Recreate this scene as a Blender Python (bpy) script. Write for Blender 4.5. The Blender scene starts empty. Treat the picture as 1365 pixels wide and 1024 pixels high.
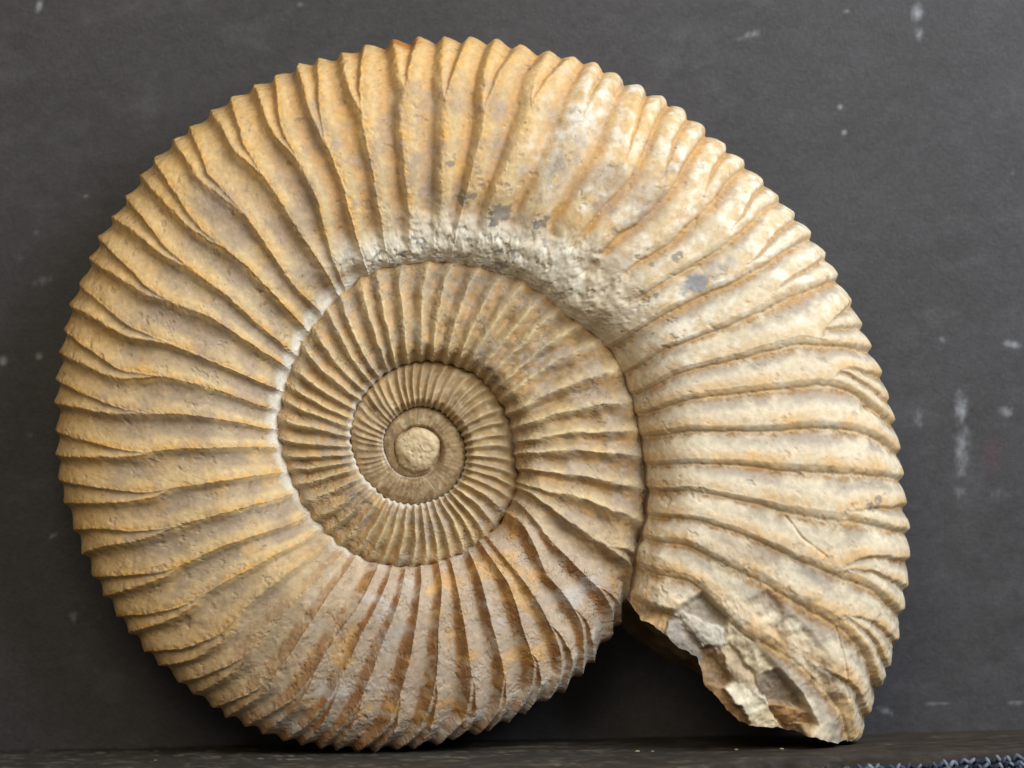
import bpy, bmesh, math, random
import numpy as np
from mathutils import Matrix, Vector

random.seed(7)
np.random.seed(7)
scn = bpy.context.scene
col = scn.collection

# ------------------------------------------------------------------ scale
# lengths are worked out in millimetre-like units (u); one u = S metres.
S = 0.00015
W, HGT = 1365.0, 1024.0
D = 5000.0                      # camera distance from the fossil's middle plane
ROLL = math.radians(1.137)      # the camera was held slightly rolled
CR, SR = math.cos(ROLL), math.sin(ROLL)

# ------------------------------------------------------------------ camera
cam_d = bpy.data.cameras.new('camera')
cam = bpy.data.objects.new('camera', cam_d)
col.objects.link(cam)
cam_d.sensor_width = 36.0
cam_d.lens = 36.0 * D / W
cam_d.clip_start = 0.01
cam_d.clip_end = 50.0
cam.matrix_world = Matrix(((CR, SR, 0, 0), (0, 0, -1, -D * S), (-SR, CR, 0, 0), (0, 0, 0, 1)))
cam_d.dof.use_dof = True
cam_d.dof.focus_distance = (D - 70) * S
cam_d.dof.aperture_fstop = 9.0
scn.camera = cam

# ------------------------------------------------------------------ light
world = bpy.data.worlds.new('World')
scn.world = world
world.use_nodes = True
bg = world.node_tree.nodes['Background']
bg.inputs['Color'].default_value = (1.0, 0.90, 0.78, 1)
bg.inputs['Strength'].default_value = 0.11


def area(name, loc, target, size, power, color):
    d = bpy.data.lights.new(name, 'AREA')
    d.shape = 'RECTANGLE'
    d.size, d.size_y = size
    d.energy = power
    d.color = color
    o = bpy.data.objects.new(name, d)
    col.objects.link(o)
    o.location = loc
    v = Vector(target) - Vector(loc)
    o.rotation_euler = v.to_track_quat('-Z', 'Y').to_euler()
    return o


area('window_light', (0.34, -0.32, 0.29), (0.02, 0, 0), (0.36, 0.36), 4.0, (0.89, 0.95, 1.0))
area('room_light', (-0.12, -0.75, 0.45), (0, 0, 0), (0.45, 0.45), 2.6, (1.0, 0.86, 0.62))

scn.view_settings.view_transform = 'Standard'
scn.view_settings.look = 'None'
scn.view_settings.gamma = 1.0
scn.view_settings.use_curve_mapping = False
scn.view_settings.exposure = 0.08

# ------------------------------------------------------------------ numpy helpers


def srgb(r, g, b):
    c = np.array([r, g, b], float) / 255.0
    return np.where(c <= 0.04045, c / 12.92, ((c + 0.055) / 1.055) ** 2.4)


def sstep(a, b, x):
    t = np.clip((x - a) / (b - a), 0, 1)
    return t * t * (3 - 2 * t)


_rng = np.random.RandomState(11)
_perm = _rng.permutation(256)
_perm = np.concatenate([_perm, _perm, _perm])
_grad = _rng.normal(size=(256, 3))
_grad /= np.linalg.norm(_grad, axis=1)[:, None]


def perlin(x, y, z):
    x, y, z = np.broadcast_arrays(x, y, z)
    xi, yi, zi = np.floor(x).astype(int), np.floor(y).astype(int), np.floor(z).astype(int)
    xf, yf, zf = x - xi, y - yi, z - zi
    u = xf ** 3 * (xf * (xf * 6 - 15) + 10)
    v = yf ** 3 * (yf * (yf * 6 - 15) + 10)
    w = zf ** 3 * (zf * (zf * 6 - 15) + 10)
    xi, yi, zi = xi & 255, yi & 255, zi & 255
    out = 0
    for dx in (0, 1):
        wx = u if dx else 1 - u
        a = _perm[xi + dx]
        for dy in (0, 1):
            wy = v if dy else 1 - v
            b = _perm[a + yi + dy]
            for dz in (0, 1):
                wz = w if dz else 1 - w
                g = _grad[_perm[b + zi + dz]]
                out = out + wx * wy * wz * (g[..., 0] * (xf - dx) + g[..., 1] * (yf - dy) + g[..., 2] * (zf - dz))
    return out * 1.5


def fbm(P, scale, oct=3, seed=0.0, gain=0.5):
    """P (...,3) in u; scale = feature size in u."""
    o, a, f, n = 0.0, 1.0, 1.0 / scale, 0.0
    for i in range(oct):
        o = o + a * perlin(P[..., 0] * f + seed * 7.13 + 3.1 * i, P[..., 1] * f - seed * 3.7, P[..., 2] * f + seed * 1.9 + 5.3 * i)
        n += a
        a *= gain
        f *= 2.03
    return o / n


def mixc(c, d, w):
    return c + (d - c) * w[..., None]


# ------------------------------------------------------------------ measured fossil (u)
CX, CY = 555.0, 602.0
A0 = -33.0

TIPS = [(1143, 987), (1158.6, 948), (1175.5, 917), (1187, 887), (1197, 854), (1204, 815), (1209.6, 780), (1213, 740),
        (1212, 706), (1209, 670), (1204, 632), (1199.8, 599), (1193.8, 562), (1185, 530), (1175.5, 495), (1162, 462),
        (1148, 430), (1134, 400), (1116.5, 365), (1100, 337), (1080, 309), (1059, 283), (1038, 262), (1017, 239),
        (990.5, 213), (964, 191.6), (938, 168), (911, 146), (883, 129), (853, 114), (823, 98.5), (795, 84.4),
        (767, 74.5), (732.5, 67.5), (697, 59), (662, 53), (628, 49), (593, 49), (558, 49), (524, 53),
        (487.5, 58), (456, 70), (426, 77.4), (397, 84), (369, 98.5), (339, 112.5), (308, 128), (281, 146),
        (253, 169), (230, 186.4), (206, 211), (186, 234), (169, 262), (151, 288), (131.8, 314.7), (119.5, 345),
        (105.5, 375.7), (93, 405.6), (84.4, 439), (78, 470.6), (73.8, 504), (73, 537), (73, 572.6), (74.5, 606),
        (76.5, 638), (86, 671), (96.7, 706), (109, 738), (123, 766), (139, 794), (154.7, 820), (172, 843),
        (190, 866), (214, 887), (236, 908), (258.4, 926), (281, 943), (302, 956), (324, 967), (351, 978),
        (376, 987), (401, 993), (425, 998), (448, 1001), (472, 1003), (499, 1003), (525, 1001), (551, 998),
        (579, 993), (604, 987), (630, 981), (651, 975), (674, 965), (699, 951), (723.5, 938), (751, 922),
        (773, 903), (792, 882), (811, 857), (827, 833), (842, 806), (856, 778)]

MAIN = [0, 2, 5, 8, 10, 11, 12, 15, 18, 20, 22, 24, 26, 28, 30, 32, 34, 36, 38, 40, 42, 44, 46, 48, 50, 52, 54, 56, 58,
        60, 62, 64, 66, 68, 70, 72, 74, 76, 78, 80, 82, 84, 86, 88, 90, 92, 94, 96, 98, 100]


def zpts(ox, oy, pts):
    return [(ox + x / 2.56, oy + y / 2.56) for x, y in pts]


ZA, ZB, ZC, ZD, ZE, ZF, ZG, ZH, ZI = (820, 620), (820, 300), (680, 40), (400, 30), (150, 50), (60, 250), (60, 560), (280, 620), (540, 620)
# each primary rib of the last whorl: points from the umbilicus outwards; g = the points follow the groove beside it
RIBS = [
    (zpts(*ZA, [(110, 370), (250, 400), (420, 560), (640, 700), (780, 860)]), 1),
    (zpts(*ZA, [(130, 270), (230, 270), (340, 330), (480, 390), (620, 480), (760, 560), (860, 680)]), 1),
    (zpts(*ZA, [(130, 190), (260, 190), (420, 245), (600, 330), (760, 390), (880, 450)]), 1),
    (zpts(*ZA, [(140, 100), (260, 95), (380, 120), (560, 165), (820, 205)]), 1),
    (zpts(*ZB, [(150, 830), (260, 820), (420, 830), (600, 850), (820, 865)]), 1),
    (zpts(*ZB, [(120, 730), (250, 710), (470, 715), (800, 705), (880, 735)]), 1),
    (zpts(*ZB, [(110, 650), (250, 600), (450, 580), (650, 560), (800, 570), (850, 610)]), 1),
    (zpts(*ZB, [(100, 580), (200, 520), (330, 490), (500, 450), (650, 415), (750, 430)]), 1),
    (zpts(*ZB, [(60, 510), (150, 440), (300, 390), (500, 310), (620, 240), (700, 225)]), 1),
    (zpts(*ZB, [(30, 400), (150, 320), (280, 260), (400, 210), (520, 150), (600, 95)]), 1),
    (zpts(*ZC, [(370, 950), (480, 900), (600, 830), (720, 760), (830, 680), (890, 620)]), 1),
    (zpts(*ZC, [(440, 790), (540, 740), (620, 660), (700, 590), (740, 540), (780, 500)]), 1),
    (zpts(*ZC, [(370, 690), (430, 660), (500, 600), (560, 530), (600, 460), (640, 400)]), 1),
    (zpts(*ZC, [(330, 580), (390, 520), (440, 440), (480, 370), (510, 305)]), 1),
    (zpts(*ZC, [(110, 600), (190, 420), (240, 320), (300, 220)]), 0),
    (zpts(*ZD, [(640, 650), (700, 500), (750, 400), (790, 290), (850, 190)]), 0),
    (zpts(*ZD, [(530, 720), (580, 550), (610, 430), (640, 280), (690, 160)]), 0),
    (zpts(*ZD, [(480, 600), (490, 420), (495, 280), (530, 160)]), 0),
    (zpts(*ZD, [(370, 640), (355, 480), (345, 330), (370, 170)]), 0),
    (zpts(*ZD, [(270, 640), (245, 480), (215, 330), (205, 200)]), 0),
    (zpts(*ZD, [(200, 760), (150, 560), (90, 400), (65, 270), (62, 180)]), 0),
    (zpts(*ZE, [(750, 760), (700, 560), (640, 430), (580, 310), (562, 200)]), 0),
    (zpts(*ZE, [(740, 830), (650, 690), (590, 590), (520, 480), (450, 370), (415, 250)]), 0),
    (zpts(*ZE, [(700, 930), (620, 850), (520, 700), (450, 600), (400, 540), (330, 470), (300, 390)]), 0),
    (zpts(*ZE, [(640, 980), (540, 870), (440, 770), (330, 680), (260, 600), (190, 490)]), 0),
    (zpts(*ZE, [(530, 1010), (400, 890), (280, 800), (180, 710), (110, 620)]), 0),
    (zpts(*ZF, [(800, 600), (680, 520), (560, 440), (440, 400), (350, 340), (250, 240)]), 0),
    (zpts(*ZF, [(780, 685), (640, 620), (520, 570), (400, 520), (300, 480), (200, 400)]), 0),
    (zpts(*ZF, [(750, 750), (640, 710), (520, 670), (400, 645), (260, 625), (150, 550)]), 0),
    (zpts(*ZF, [(740, 820), (620, 790), (480, 770), (350, 770), (250, 750), (130, 700)]), 0),
    (zpts(*ZF, [(760, 885), (620, 885), (450, 890), (330, 905), (240, 890), (130, 860)]), 0),
    (zpts(*ZG, [(790, 180), (640, 200), (500, 220), (350, 245), (200, 235), (100, 215)]), 0),
    (zpts(*ZG, [(830, 255), (700, 290), (560, 330), (420, 365), (300, 375), (170, 370)]), 0),
    (zpts(*ZG, [(850, 350), (720, 390), (600, 430), (500, 480), (420, 515), (280, 530)]), 0),
    (zpts(*ZG, [(900, 400), (780, 460), (650, 530), (540, 590), (470, 630), (360, 660)]), 0),
    (zpts(*ZG, [(950, 430), (830, 520), (720, 600), (640, 690), (580, 740), (460, 780)]), 0),
    (zpts(*ZG, [(1000, 470), (900, 570), (800, 680), (700, 790), (620, 840), (520, 880)]), 0),
    (zpts(*ZH, [(470, 350), (400, 450), (330, 560), (250, 680), (170, 760), (60, 850)]), 0),
    (zpts(*ZH, [(560, 370), (500, 490), (430, 580), (360, 700), (280, 800), (180, 890)]), 0),
    (zpts(*ZH, [(610, 380), (570, 480), (520, 570), (470, 680), (420, 780), (330, 890)]), 0),
    (zpts(*ZH, [(660, 390), (640, 480), (590, 600), (550, 720), (500, 830)]), 0),
    (zpts(*ZH, [(720, 400), (700, 560), (680, 680), (650, 790), (600, 900)]), 0),
    (zpts(*ZH, [(790, 400), (780, 540), (775, 680), (760, 790), (710, 910)]), 0),
    (zpts(*ZH, [(830, 360), (870, 540), (895, 740), (870, 860)]), 0),
    (zpts(*ZI, [(250, 360), (300, 560), (340, 700), (320, 830)]), 0),
    (zpts(*ZI, [(350, 400), (400, 560), (440, 680), (430, 770)]), 0),
    (zpts(*ZI, [(400, 390), (470, 500), (520, 600), (540, 690)]), 0),
    (zpts(*ZI, [(400, 200), (480, 370), (560, 460), (610, 560), (640, 640)]), 0),
    (zpts(*ZI, [(390, 130), (500, 260), (600, 360), (670, 430), (710, 500)]), 0),
    (zpts(*ZI, [(420, 90), (560, 190), (700, 280), (780, 340)]), 0),
]

SEAM = [(833, 795), (849, 721), (857, 686), (859, 655), (857, 636), (853, 605), (843, 550), (829, 503), (812, 470),
        (786, 440), (753, 414), (712, 380), (650, 360), (607, 350), (556, 348), (509, 356), (475, 382), (433, 422),
        (396, 484), (380, 531), (373, 570), (384, 616), (399, 656), (427, 697), (453, 723), (483, 741), (534, 753),
        (577, 749), (620, 733), (655, 706), (674, 679), (687, 651), (683, 609), (676, 563), (663, 536), (640, 506),
        (606, 490), (570, 483), (526, 492.6), (493, 519), (476, 546), (469.6, 585.6), (476, 615.5), (499, 649),
        (516, 662.7), (546, 671), (576, 666), (599, 652.7), (615.6, 629.5), (619, 599.6), (609, 573), (586, 550),
        (556, 543), (529, 556), (513, 580), (516, 609.6), (529, 629.5), (556, 636), (574, 628), (586, 613), (588, 597), (580, 580), (564, 571), (547, 572), (533, 581), (527, 596), (531, 612), (543, 623), (558, 626), (572, 620), (580, 606), (582, 594)]


def polar(pts, start=None):
    p = np.array(pts, float)
    dx, dy = p[:, 0] - CX, -(p[:, 1] - CY)
    a = np.degrees(np.arctan2(dy, dx)) - A0
    r = np.hypot(dx, dy)
    return a, r


tipA, tipR = polar(TIPS)
tipA = np.degrees(np.unwrap(np.radians(tipA)))
if tipA[0] > 180:
    tipA -= 360
seamA, seamR = polar(SEAM)
seamA = np.degrees(np.unwrap(np.radians(seamA)))

_tg = np.arange(-30, 1420, 0.5)


def smooth1(y, n):
    k = np.hanning(n + 2)[1:-1]
    k /= k.sum()
    return np.convolve(np.pad(y, (n, n), mode='edge'), k, mode='same')[n:-n]


def unproj_r(x, y, h):
    """true position in the fossil plane of a feature seen at (x, y) that stands h in front of the middle plane"""
    k = (D - h) / D
    return (x - W / 2) * k + W / 2, (y - HGT / 2) * k + HGT / 2


# half thickness of the shell tube
def halfw(ro):
    return 2.15 * np.asarray(ro, float) ** 0.62


_ro0 = np.interp(_tg, tipA, tipR)
_ro0 = smooth1(_ro0, 9)
_ri_img = np.interp(_tg, seamA, seamR)
# two passes: depth of the seam, then its unprojected radius
_seam_true = []
for (x, y), t in zip(SEAM, seamA):
    ro_in = np.interp(t + 1, seamA, seamR)
    h = 0.70 * halfw(np.interp(t, _tg, _ri_img) * 1.08)
    _seam_true.append(unproj_r(x, y, h))
sA, sR = polar(_seam_true)
sA = np.degrees(np.unwrap(np.radians(sA)))
_ri = smooth1(np.interp(_tg, sA, sR), 15)


def RI(t):
    return np.interp(t, _tg, _ri)


_roin = _ri + (np.interp(_tg - 360, _tg, _ri) - _ri) / 0.90
_k = sstep(352, 385, _tg)
_ro = np.where(_tg < 352, _ro0, _ro0 * (1 - _k) + _roin * _k)
_ro = np.where(_tg > 352, smooth1(_ro, 31), _ro)
_hw = halfw(smooth1(_ro, 61))
_zs = 0.60 * np.interp(_tg + 360, _tg, _hw)
_zs = np.where(_tg > 700, np.minimum(_zs, 0.5 * _hw), _zs)


def RO(t):
    return np.interp(t, _tg, _ro)


def HW(t):
    return np.interp(t, _tg, _hw)


def ZS(t):
    return np.interp(t, _tg, _zs)


# cross-section of the tube: parameter v in [0,1] front (seam -> venter), [1,2] back
S0, NEXP = 0.16, 2.4


def prof(s, t=None):
    s = np.clip(s, 0, 1)
    if t is None:
        s0, ne, pw = S0, NEXP, 0.5
    else:
        s0 = np.interp(t, [10, 60, 110, 260, 330, 380], [0.18, 0.32, 0.40, 0.34, 0.26, 0.20])
        ne = np.interp(t, [300, 420], [NEXP, 3.8])
        pw = np.interp(t, [10, 60, 110, 260, 330, 380], [0.5, 0.8, 0.95, 0.85, 0.6, 0.5])
    a = np.clip(1 - np.clip(1 - s / s0, 0, 1) ** 2, 0, 1) ** pw          # 0..1 umbilical wall
    x = np.clip((s - s0) / (1 - s0), 0, 1)
    b = np.clip(1 - x ** ne, 0, 1) ** (1 / ne)
    return a * np.where(s < s0, 1, 0) + np.where(s < s0, 0, 1), b


_sd = 0.5 - 0.5 * np.cos(np.linspace(0, math.pi, 4001))
_a, _b = prof(_sd)
_zz = np.where(_sd < S0, 0.13 + 0.29 * _a, 0.42 * _b)
_al = np.concatenate([[0], np.cumsum(np.hypot(np.diff(_sd), np.diff(_zz)))])
_al /= _al[-1]


def s_of_v(v):
    return np.interp(v, _al, _sd)


# ------------------------------------------------------------------ rib crest lines
SG = np.linspace(0, 1, 121)


def crest_table_outer():
    prim = []
    for i, (pts, g) in enumerate(RIBS):
        ss, tt = [], []
        for (x, y) in pts:
            a, r = polar([(x, y)])
            t = a[0]
            ref = tipA[MAIN[i]]
            t = t + 360 * round((ref - t) / 360)
            s = (r[0] - RI(t)) / (RO(t) - RI(t))
            h = HW(t) * (0.97 if s < 0.6 else 0.97 * max(0.3, (1 - ((s - S0) / (1 - S0)) ** NEXP)) ** (1 / NEXP))
            X, Y = unproj_r(x, y, h)
            a, r = polar([(X, Y)])
            t = a[0] + 360 * round((ref - a[0]) / 360)
            s = (r[0] - RI(t)) / (RO(t) - RI(t))
            if g:
                t += 1.6
            if 0.0 < s < 0.93:
                ss.append(s)
                tt.append(t)
        ss.append(1.0)
        tt.append(tipA[MAIN[i]])
        o = np.argsort(ss)
        c = np.interp(SG, np.array(ss)[o], np.array(tt)[o])
        c = smooth1(c, 15)
        prim.append(c)
    prim = np.array(prim)
    # keep a minimum spacing between neighbours
    for i in range(1, len(prim)):
        prim[i] = np.maximum(prim[i], prim[i - 1] + 2.6)
    lines, owner = [], []
    for k in range(len(TIPS)):
        p = max(j for j in range(len(MAIN)) if MAIN[j] <= k)
        if MAIN[p] == k:
            lines.append(prim[p])
        else:
            n = k - MAIN[p]
            sb = np.interp(k, [0, 8, 10, 16, 24, 40, 46, 66, 76, 100], [0.68, 0.70, 0.70, 0.70, 0.70, 0.70, 0.56, 0.54, 0.62, 0.70]) + 0.05 * math.sin(k * 2.3) + (0.0 if n == 1 else 0.05)
            e = np.clip((SG - sb) / (1 - sb), 0, 1)
            e = e ** 0.72
            d = tipA[k] - prim[p][-1]
            lines.append(prim[p] + d * e)
        owner.append(p)
    lines = np.array(lines)
    nxt = np.full_like(SG, 1e9)
    for i in range(len(lines) - 2, -1, -1):      # never cross the next rib
        lines[i] = np.minimum(lines[i], lines[i + 1] - 0.02)
    return lines, np.array(owner)


def crest_table_inner(t0, t1, step, own0, bow, rng, jit):
    ts = [t0]
    while ts[-1] < t1:
        ts.append(ts[-1] + step * (1 + jit * rng.uniform(-1, 1)))
    ts = np.array(ts)
    lines = []
    for t in ts:
        b = bow * (1 + 0.3 * rng.uniform(-1, 1))
        lines.append(t + b * np.sin(SG * math.pi) - 1.2 * (SG - 0.5) + 3.0 * np.clip(SG - 0.8, 0, 1) * 0)
    return np.array(lines), np.arange(len(ts)) + own0


L1, O1 = crest_table_outer()
rng2 = np.random.RandomState(3)
last = L1[-1]
L2, O2 = crest_table_inner(last[60] + 7.4, 745, 7.55, O1[-1] + 1, 1.8, rng2, 0.22)
L3, O3 = crest_table_inner(L2[-1][60] + 6.2, 1400, 6.9, O2[-1] + 1, 2.2, rng2, 0.25)
first = L1[0][None, :] - np.array([[14.], [7.]])
LINES = np.vstack([first, L1, L2, L3])
OWN = np.concatenate([[0, 0], O1, O2, O3])


def rib_field(t, s):
    """t, s: (nt, nv) grids. returns phase p, gap (deg), index k, owner id"""
    p = np.zeros_like(t)
    gap = np.zeros_like(t)
    kk = np.zeros(t.shape, int)
    for j in range(t.shape[1]):
        f = s[0, j] * (len(SG) - 1)
        i0 = min(int(f), len(SG) - 2)
        c = LINES[:, i0] * (1 - (f - i0)) + LINES[:, i0 + 1] * (f - i0)
        k = np.clip(np.searchsorted(c, t[:, j], side='right') - 1, 0, len(c) - 2)
        g = np.maximum(c[k + 1] - c[k], 1e-3)
        p[:, j] = np.clip((t[:, j] - c[k]) / g, 0, 1)
        gap[:, j] = g
        kk[:, j] = k
    return p, gap, kk


def gauss(x, y, cx, cy, rx, ry, ang=0.0):
    ca, sa = math.cos(math.radians(ang)), math.sin(math.radians(ang))
    dx, dy = x - cx, y - cy
    a = (dx * ca + dy * sa) / rx
    b = (-dx * sa + dy * ca) / ry
    return np.exp(-(a * a + b * b))


def poly_mask(x, y, pts, soft):
    """signed distance to a polygon -> soft mask"""
    pts = np.array(pts, float)
    inside = np.zeros(x.shape, bool)
    dmin = np.full(x.shape, 1e9)
    n = len(pts)
    for i in range(n):
        x0, y0 = pts[i]
        x1, y1 = pts[(i + 1) % n]
        cond = ((y0 > y) != (y1 > y)) & (x < (x1 - x0) * (y - y0) / (y1 - y0 + 1e-9) + x0)
        inside ^= cond
        ex, ey = x1 - x0, y1 - y0
        u = np.clip(((x - x0) * ex + (y - y0) * ey) / (ex * ex + ey * ey), 0, 1)
        dmin = np.minimum(dmin, np.hypot(x - x0 - u * ex, y - y0 - u * ey))
    sd = np.where(inside, dmin, -dmin)
    return sstep(-soft, soft, sd)


# broken end of the last whorl, front side (seen) and back side
ENDF = [(833, 796), (851, 815), (905, 857), (930, 868), (940, 905), (965, 935), (998, 962), (1030, 967), (1080, 980), (1113, 991), (1141, 987)]


def t_end_front(s):
    ss, tt = [], []
    for x, y in ENDF:
        a, r = polar([(x, y)])
        t = a[0] - 360 if a[0] > 180 else a[0]
        h = 90 if r[0] < 600 else 20
        X, Y = unproj_r(x, y, h)
        a, r = polar([(X, Y)])
        t = a[0] - 360 if a[0] > 180 else a[0]
        ss.append((r[0] - RI(0)) / (RO(0) - RI(0)))
        tt.append(t)
    o = np.argsort(ss)
    return np.interp(s, np.array(ss)[o], np.array(tt)[o])


def t_end_back(s):
    return np.interp(s, [0, 0.12, 0.3, 0.5, 0.75, 1.0], [-5.5, -7.5, -6.5, -4.0, -3.0, t_end_front(np.array([1.0]))[0]])


# ------------------------------------------------------------------ palette (albedo)
CREAM = srgb(216, 203, 178)
TAN = srgb(208, 182, 136)
OCHRE = srgb(206, 160, 92)
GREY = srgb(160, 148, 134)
MAUVE = srgb(160, 142, 122)
BROWN = srgb(150, 102, 50)
DARK = srgb(92, 76, 60)
WHITE = srgb(226, 222, 210)
SLATE = srgb(118, 120, 128)
PALETAN = srgb(212, 190, 148)
INNER = srgb(178, 154, 116)


def build_whorl(t0, t1, nt, nv, nb, level, endwarp=False):
    vf = np.linspace(0, 1, nv)
    sf = s_of_v(vf)
    sb = s_of_v(np.linspace(1, 0, nb + 1))[1:]
    s1 = np.concatenate([sf, sb])
    side = np.concatenate([np.ones(nv), -np.ones(nb)])
    n = nv + nb
    u = np.linspace(0, 1, nt)[:, None]
    tt = t0 + (t1 - t0) * u + np.zeros((1, n))
    s = np.zeros((nt, 1)) + s1[None, :]
    if endwarp:
        te = np.where(side > 0, t_end_front(s1), t_end_back(s1))
        jl = np.stack([s1 * 330, side * 40, 0 * s1], -1)
        jag = 1.3 * fbm(jl, 42, 3, 70.0, 0.6) + 0.5 * np.abs(fbm(jl, 15, 2, 71.0))
        te = te + (jag * sstep(0.95, 0.75, s1) + 0.3 - 0.9 * sstep(0.85, 0.65, s1)) * np.where(s1 < 0.97, 1, 0)
        lim = 26.0
        k = np.clip((tt - t0) / (lim - t0), 0, 1)
        tt = np.where(tt < lim, te[None, :] + (lim - te[None, :]) * k, tt)
    ri, ro, hw, zs = RI(tt), RO(tt), HW(tt), ZS(tt)
    a, b = prof(s, tt)
    z = (zs + (hw - zs) * a) * b
    r = ri + (ro - ri) * s
    ang = np.radians(tt + A0)
    P = np.stack([CX + r * np.cos(ang), CY - r * np.sin(ang), z * side[None, :]], -1)   # x right, y down, h to viewer

    def normals(P):
        du = np.gradient(P, axis=0)
        dv = np.gradient(P, axis=1)
        N = np.cross(du, dv)
        N /= np.linalg.norm(N, axis=-1, keepdims=True) + 1e-12
        return N
    N = normals(P)
    cen = np.stack([CX + 0.5 * (ri + ro) * np.cos(ang), CY - 0.5 * (ri + ro) * np.sin(ang), 0 * r], -1)
    sg = np.sign(np.sum(N * (P - cen), axis=-1, keepdims=True))
    sg[sg == 0] = 1
    flip = np.median(sg) < 0
    N = -N if flip else N

    # where the point is seen (for placing stains measured on the fossil)
    kx = D / (D - P[..., 2])
    IX = (P[..., 0] - W / 2) * kx + W / 2
    IY = (P[..., 1] - HGT / 2) * kx + HGT / 2
    front = (side[None, :] > 0) * 1.0

    # ---- ribs
    # slow wander of the rib lines
    wob = (0.35 if level == 1 else 1.2) * fbm(P, 60, 2, 1.0) + (0.22 if level == 1 else 0.6) * fbm(P, 14, 2, 2.0)
    p, gap, kk = rib_field(tt + wob, s)
    own = np.where(p < 0.55, OWN[kk], OWN[kk + 1])
    same = OWN[kk] == OWN[kk + 1]
    rightz = 1 - sstep(62, 112, tt)
    leftz = sstep(95, 130, tt) * (1 - sstep(240, 285, tt))
    botz = sstep(245, 290, tt) * (1 - sstep(372, 420, tt))
    innz = sstep(345, 380, tt)
    lefta = sstep(88, 118, tt) * (1 - sstep(250, 290, tt))
    pv = 0.5 + 0.24 * rightz - 0.20 * lefta + 0.12 * botz
    q = np.where(p < pv, 0.5 * p / pv, 0.5 + 0.5 * (p - pv) / (1 - pv))
    sharp = (2 * q - 1) ** 2
    soft = np.cos(math.pi * q) ** 2
    groove = 0.35 * np.abs(np.cos(math.pi * q)) + 0.65 * (1 - np.exp(-((q - 0.5 + 0.02 * fbm(P, 10, 2, 36.0)) / 0.12) ** 2))
    pr = 0.5 + 0.33 * rightz
    shing = np.where(p < pr, 1 - np.clip(p / pr, 0, 1) ** 1.7, np.clip((p - pr) / (1 - pr), 0, 1) ** 0.6)
    wsh = np.clip(0.50 * leftz * sstep(105, 155, tt) + 0.5 * botz + 0.4 * innz, 0, 0.6 + 0.3 * leftz)
    wgr = 0.60 * rightz + 0.20 * sstep(62, 100, tt) * (1 - sstep(110, 150, tt))
    hh = soft * (1 - wsh - wgr) + sharp * wsh + groove * wgr
    hh = hh + (shing - hh) * 0.72 * rightz
    arc = np.radians(gap) * r                        # spacing in u
    if level == 1:
        amp = 9.0 - 0.8 * leftz * sstep(0.95, 0.8, s) - 2.0 * rightz * sstep(0.95, 0.8, s) + 1.0 * sstep(60, 90, tt) * (1 - sstep(130, 160, tt)) + 1.5 * sstep(70, 95, tt) * (1 - sstep(140, 175, tt))
        ref = 34.0
    elif level == 2:
        amp = np.interp(tt, [352, 380, 540, 740], [11, 11, 9.0, 6.0])
        ref = np.interp(tt, [352, 380, 540, 740], [34, 26, 17, 10])
    else:
        amp = np.interp(tt, [700, 850, 930, 1000, 1040], [5.5, 5.0, 1.6, 0.4, 0.0])
        ref = np.interp(tt, [700, 800, 1000], [10, 7, 5])
    depth = np.clip(arc / ref, 0, 1.25) ** 0.9
    depth = np.where(same, np.clip(arc / (0.55 * ref), 0, 1) ** 1.3 * np.clip(arc / ref, 0.75, 1), depth)
    env = 0.45 + 0.55 * sstep(0.0, 0.06, s)
    if level >= 2:
        env = env * (1 - 0.55 * sstep(0.74, 0.92, s) * sstep(362, 400, tt))
    # worn patches
    sed = np.clip(gauss(IX, IY, 690, 335, 150, 42, 14) + gauss(IX, IY, 795, 385, 62, 60, 45) + 0.8 * gauss(IX, IY, 515, 338, 85, 24, -8), 0, 1) * front
    sed = sed * sstep(0.34, 0.10, s + 0.12 * fbm(P, 24, 2, 31.0)) if level == 1 else sed * 0
    wear = 1 - 0.75 * sed
    wear = wear * (0.9 + (0.35 if level == 1 else 0.75) * fbm(P, 70 if level == 1 else 36, 2, 3.0))
    if level == 1:
        wear = wear * (1 - 0.55 * gauss(IX, IY, 265, 270, 42, 28, 40) * front) * (1 - 0.5 * gauss(IX, IY, 800, 250, 60, 60) * front)
        wear = wear * (1 + 0.15 * botz)
    arnd = np.random.RandomState(21).uniform(0, 1, len(OWN)) ** 1.6
    low = (arnd[kk] * (1 - p) + arnd[kk + 1] * p) * (0.38 - 0.22 * rightz if level == 1 else 0.45)
    disp = amp * (hh - 1) * depth * env * wear - amp * low * hh * np.clip(depth, 0, 1) * env * (0.7 + 0.6 * fbm(P, 30, 2, 29.0))

    # ---- surface relief
    n40 = fbm(P, 45, 3, 4.0)
    n12 = fbm(P, 12, 3, 5.0)
    n4 = fbm(P, 4.5, 2, 6.0)
    Pw = P + 5.0 * np.stack([n12, fbm(P, 12, 2, 7.0), 0 * n12], -1)
    # remnants of flaked shell layers
    fl1 = fbm(Pw, 26, 3, 8.0, 0.6)
    fl2 = fbm(Pw, 11, 3, 9.0, 0.6)
    flakez = np.clip(botz + 1.0 * innz + 0.45 * leftz + 0.3 * rightz, 0, 1) * (1.0 if level < 3 else 0.4)
    patch = sstep(0.0, 0.25, fbm(P, 70, 2, 16.0)) * (1.0 if level == 1 else 0.8)
    stepA = sstep(0.02, 0.07, fl1)
    stepB = sstep(0.05, 0.12, fl2)
    sc = {1: 1.0, 2: 0.75, 3: 0.4, 4: 0.3}[level]
    disp = disp + sc * (0.7 * stepA + 0.45 * stepB * patch) * flakez
    disp = disp + sc * (1.6 * n40 + (0.5 if level == 1 else 0.8) * n12 + (0.1 if level == 1 else 0.4) * n4)
    chipn = fbm(P, 19, 3, 37.0, 0.6)
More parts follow.
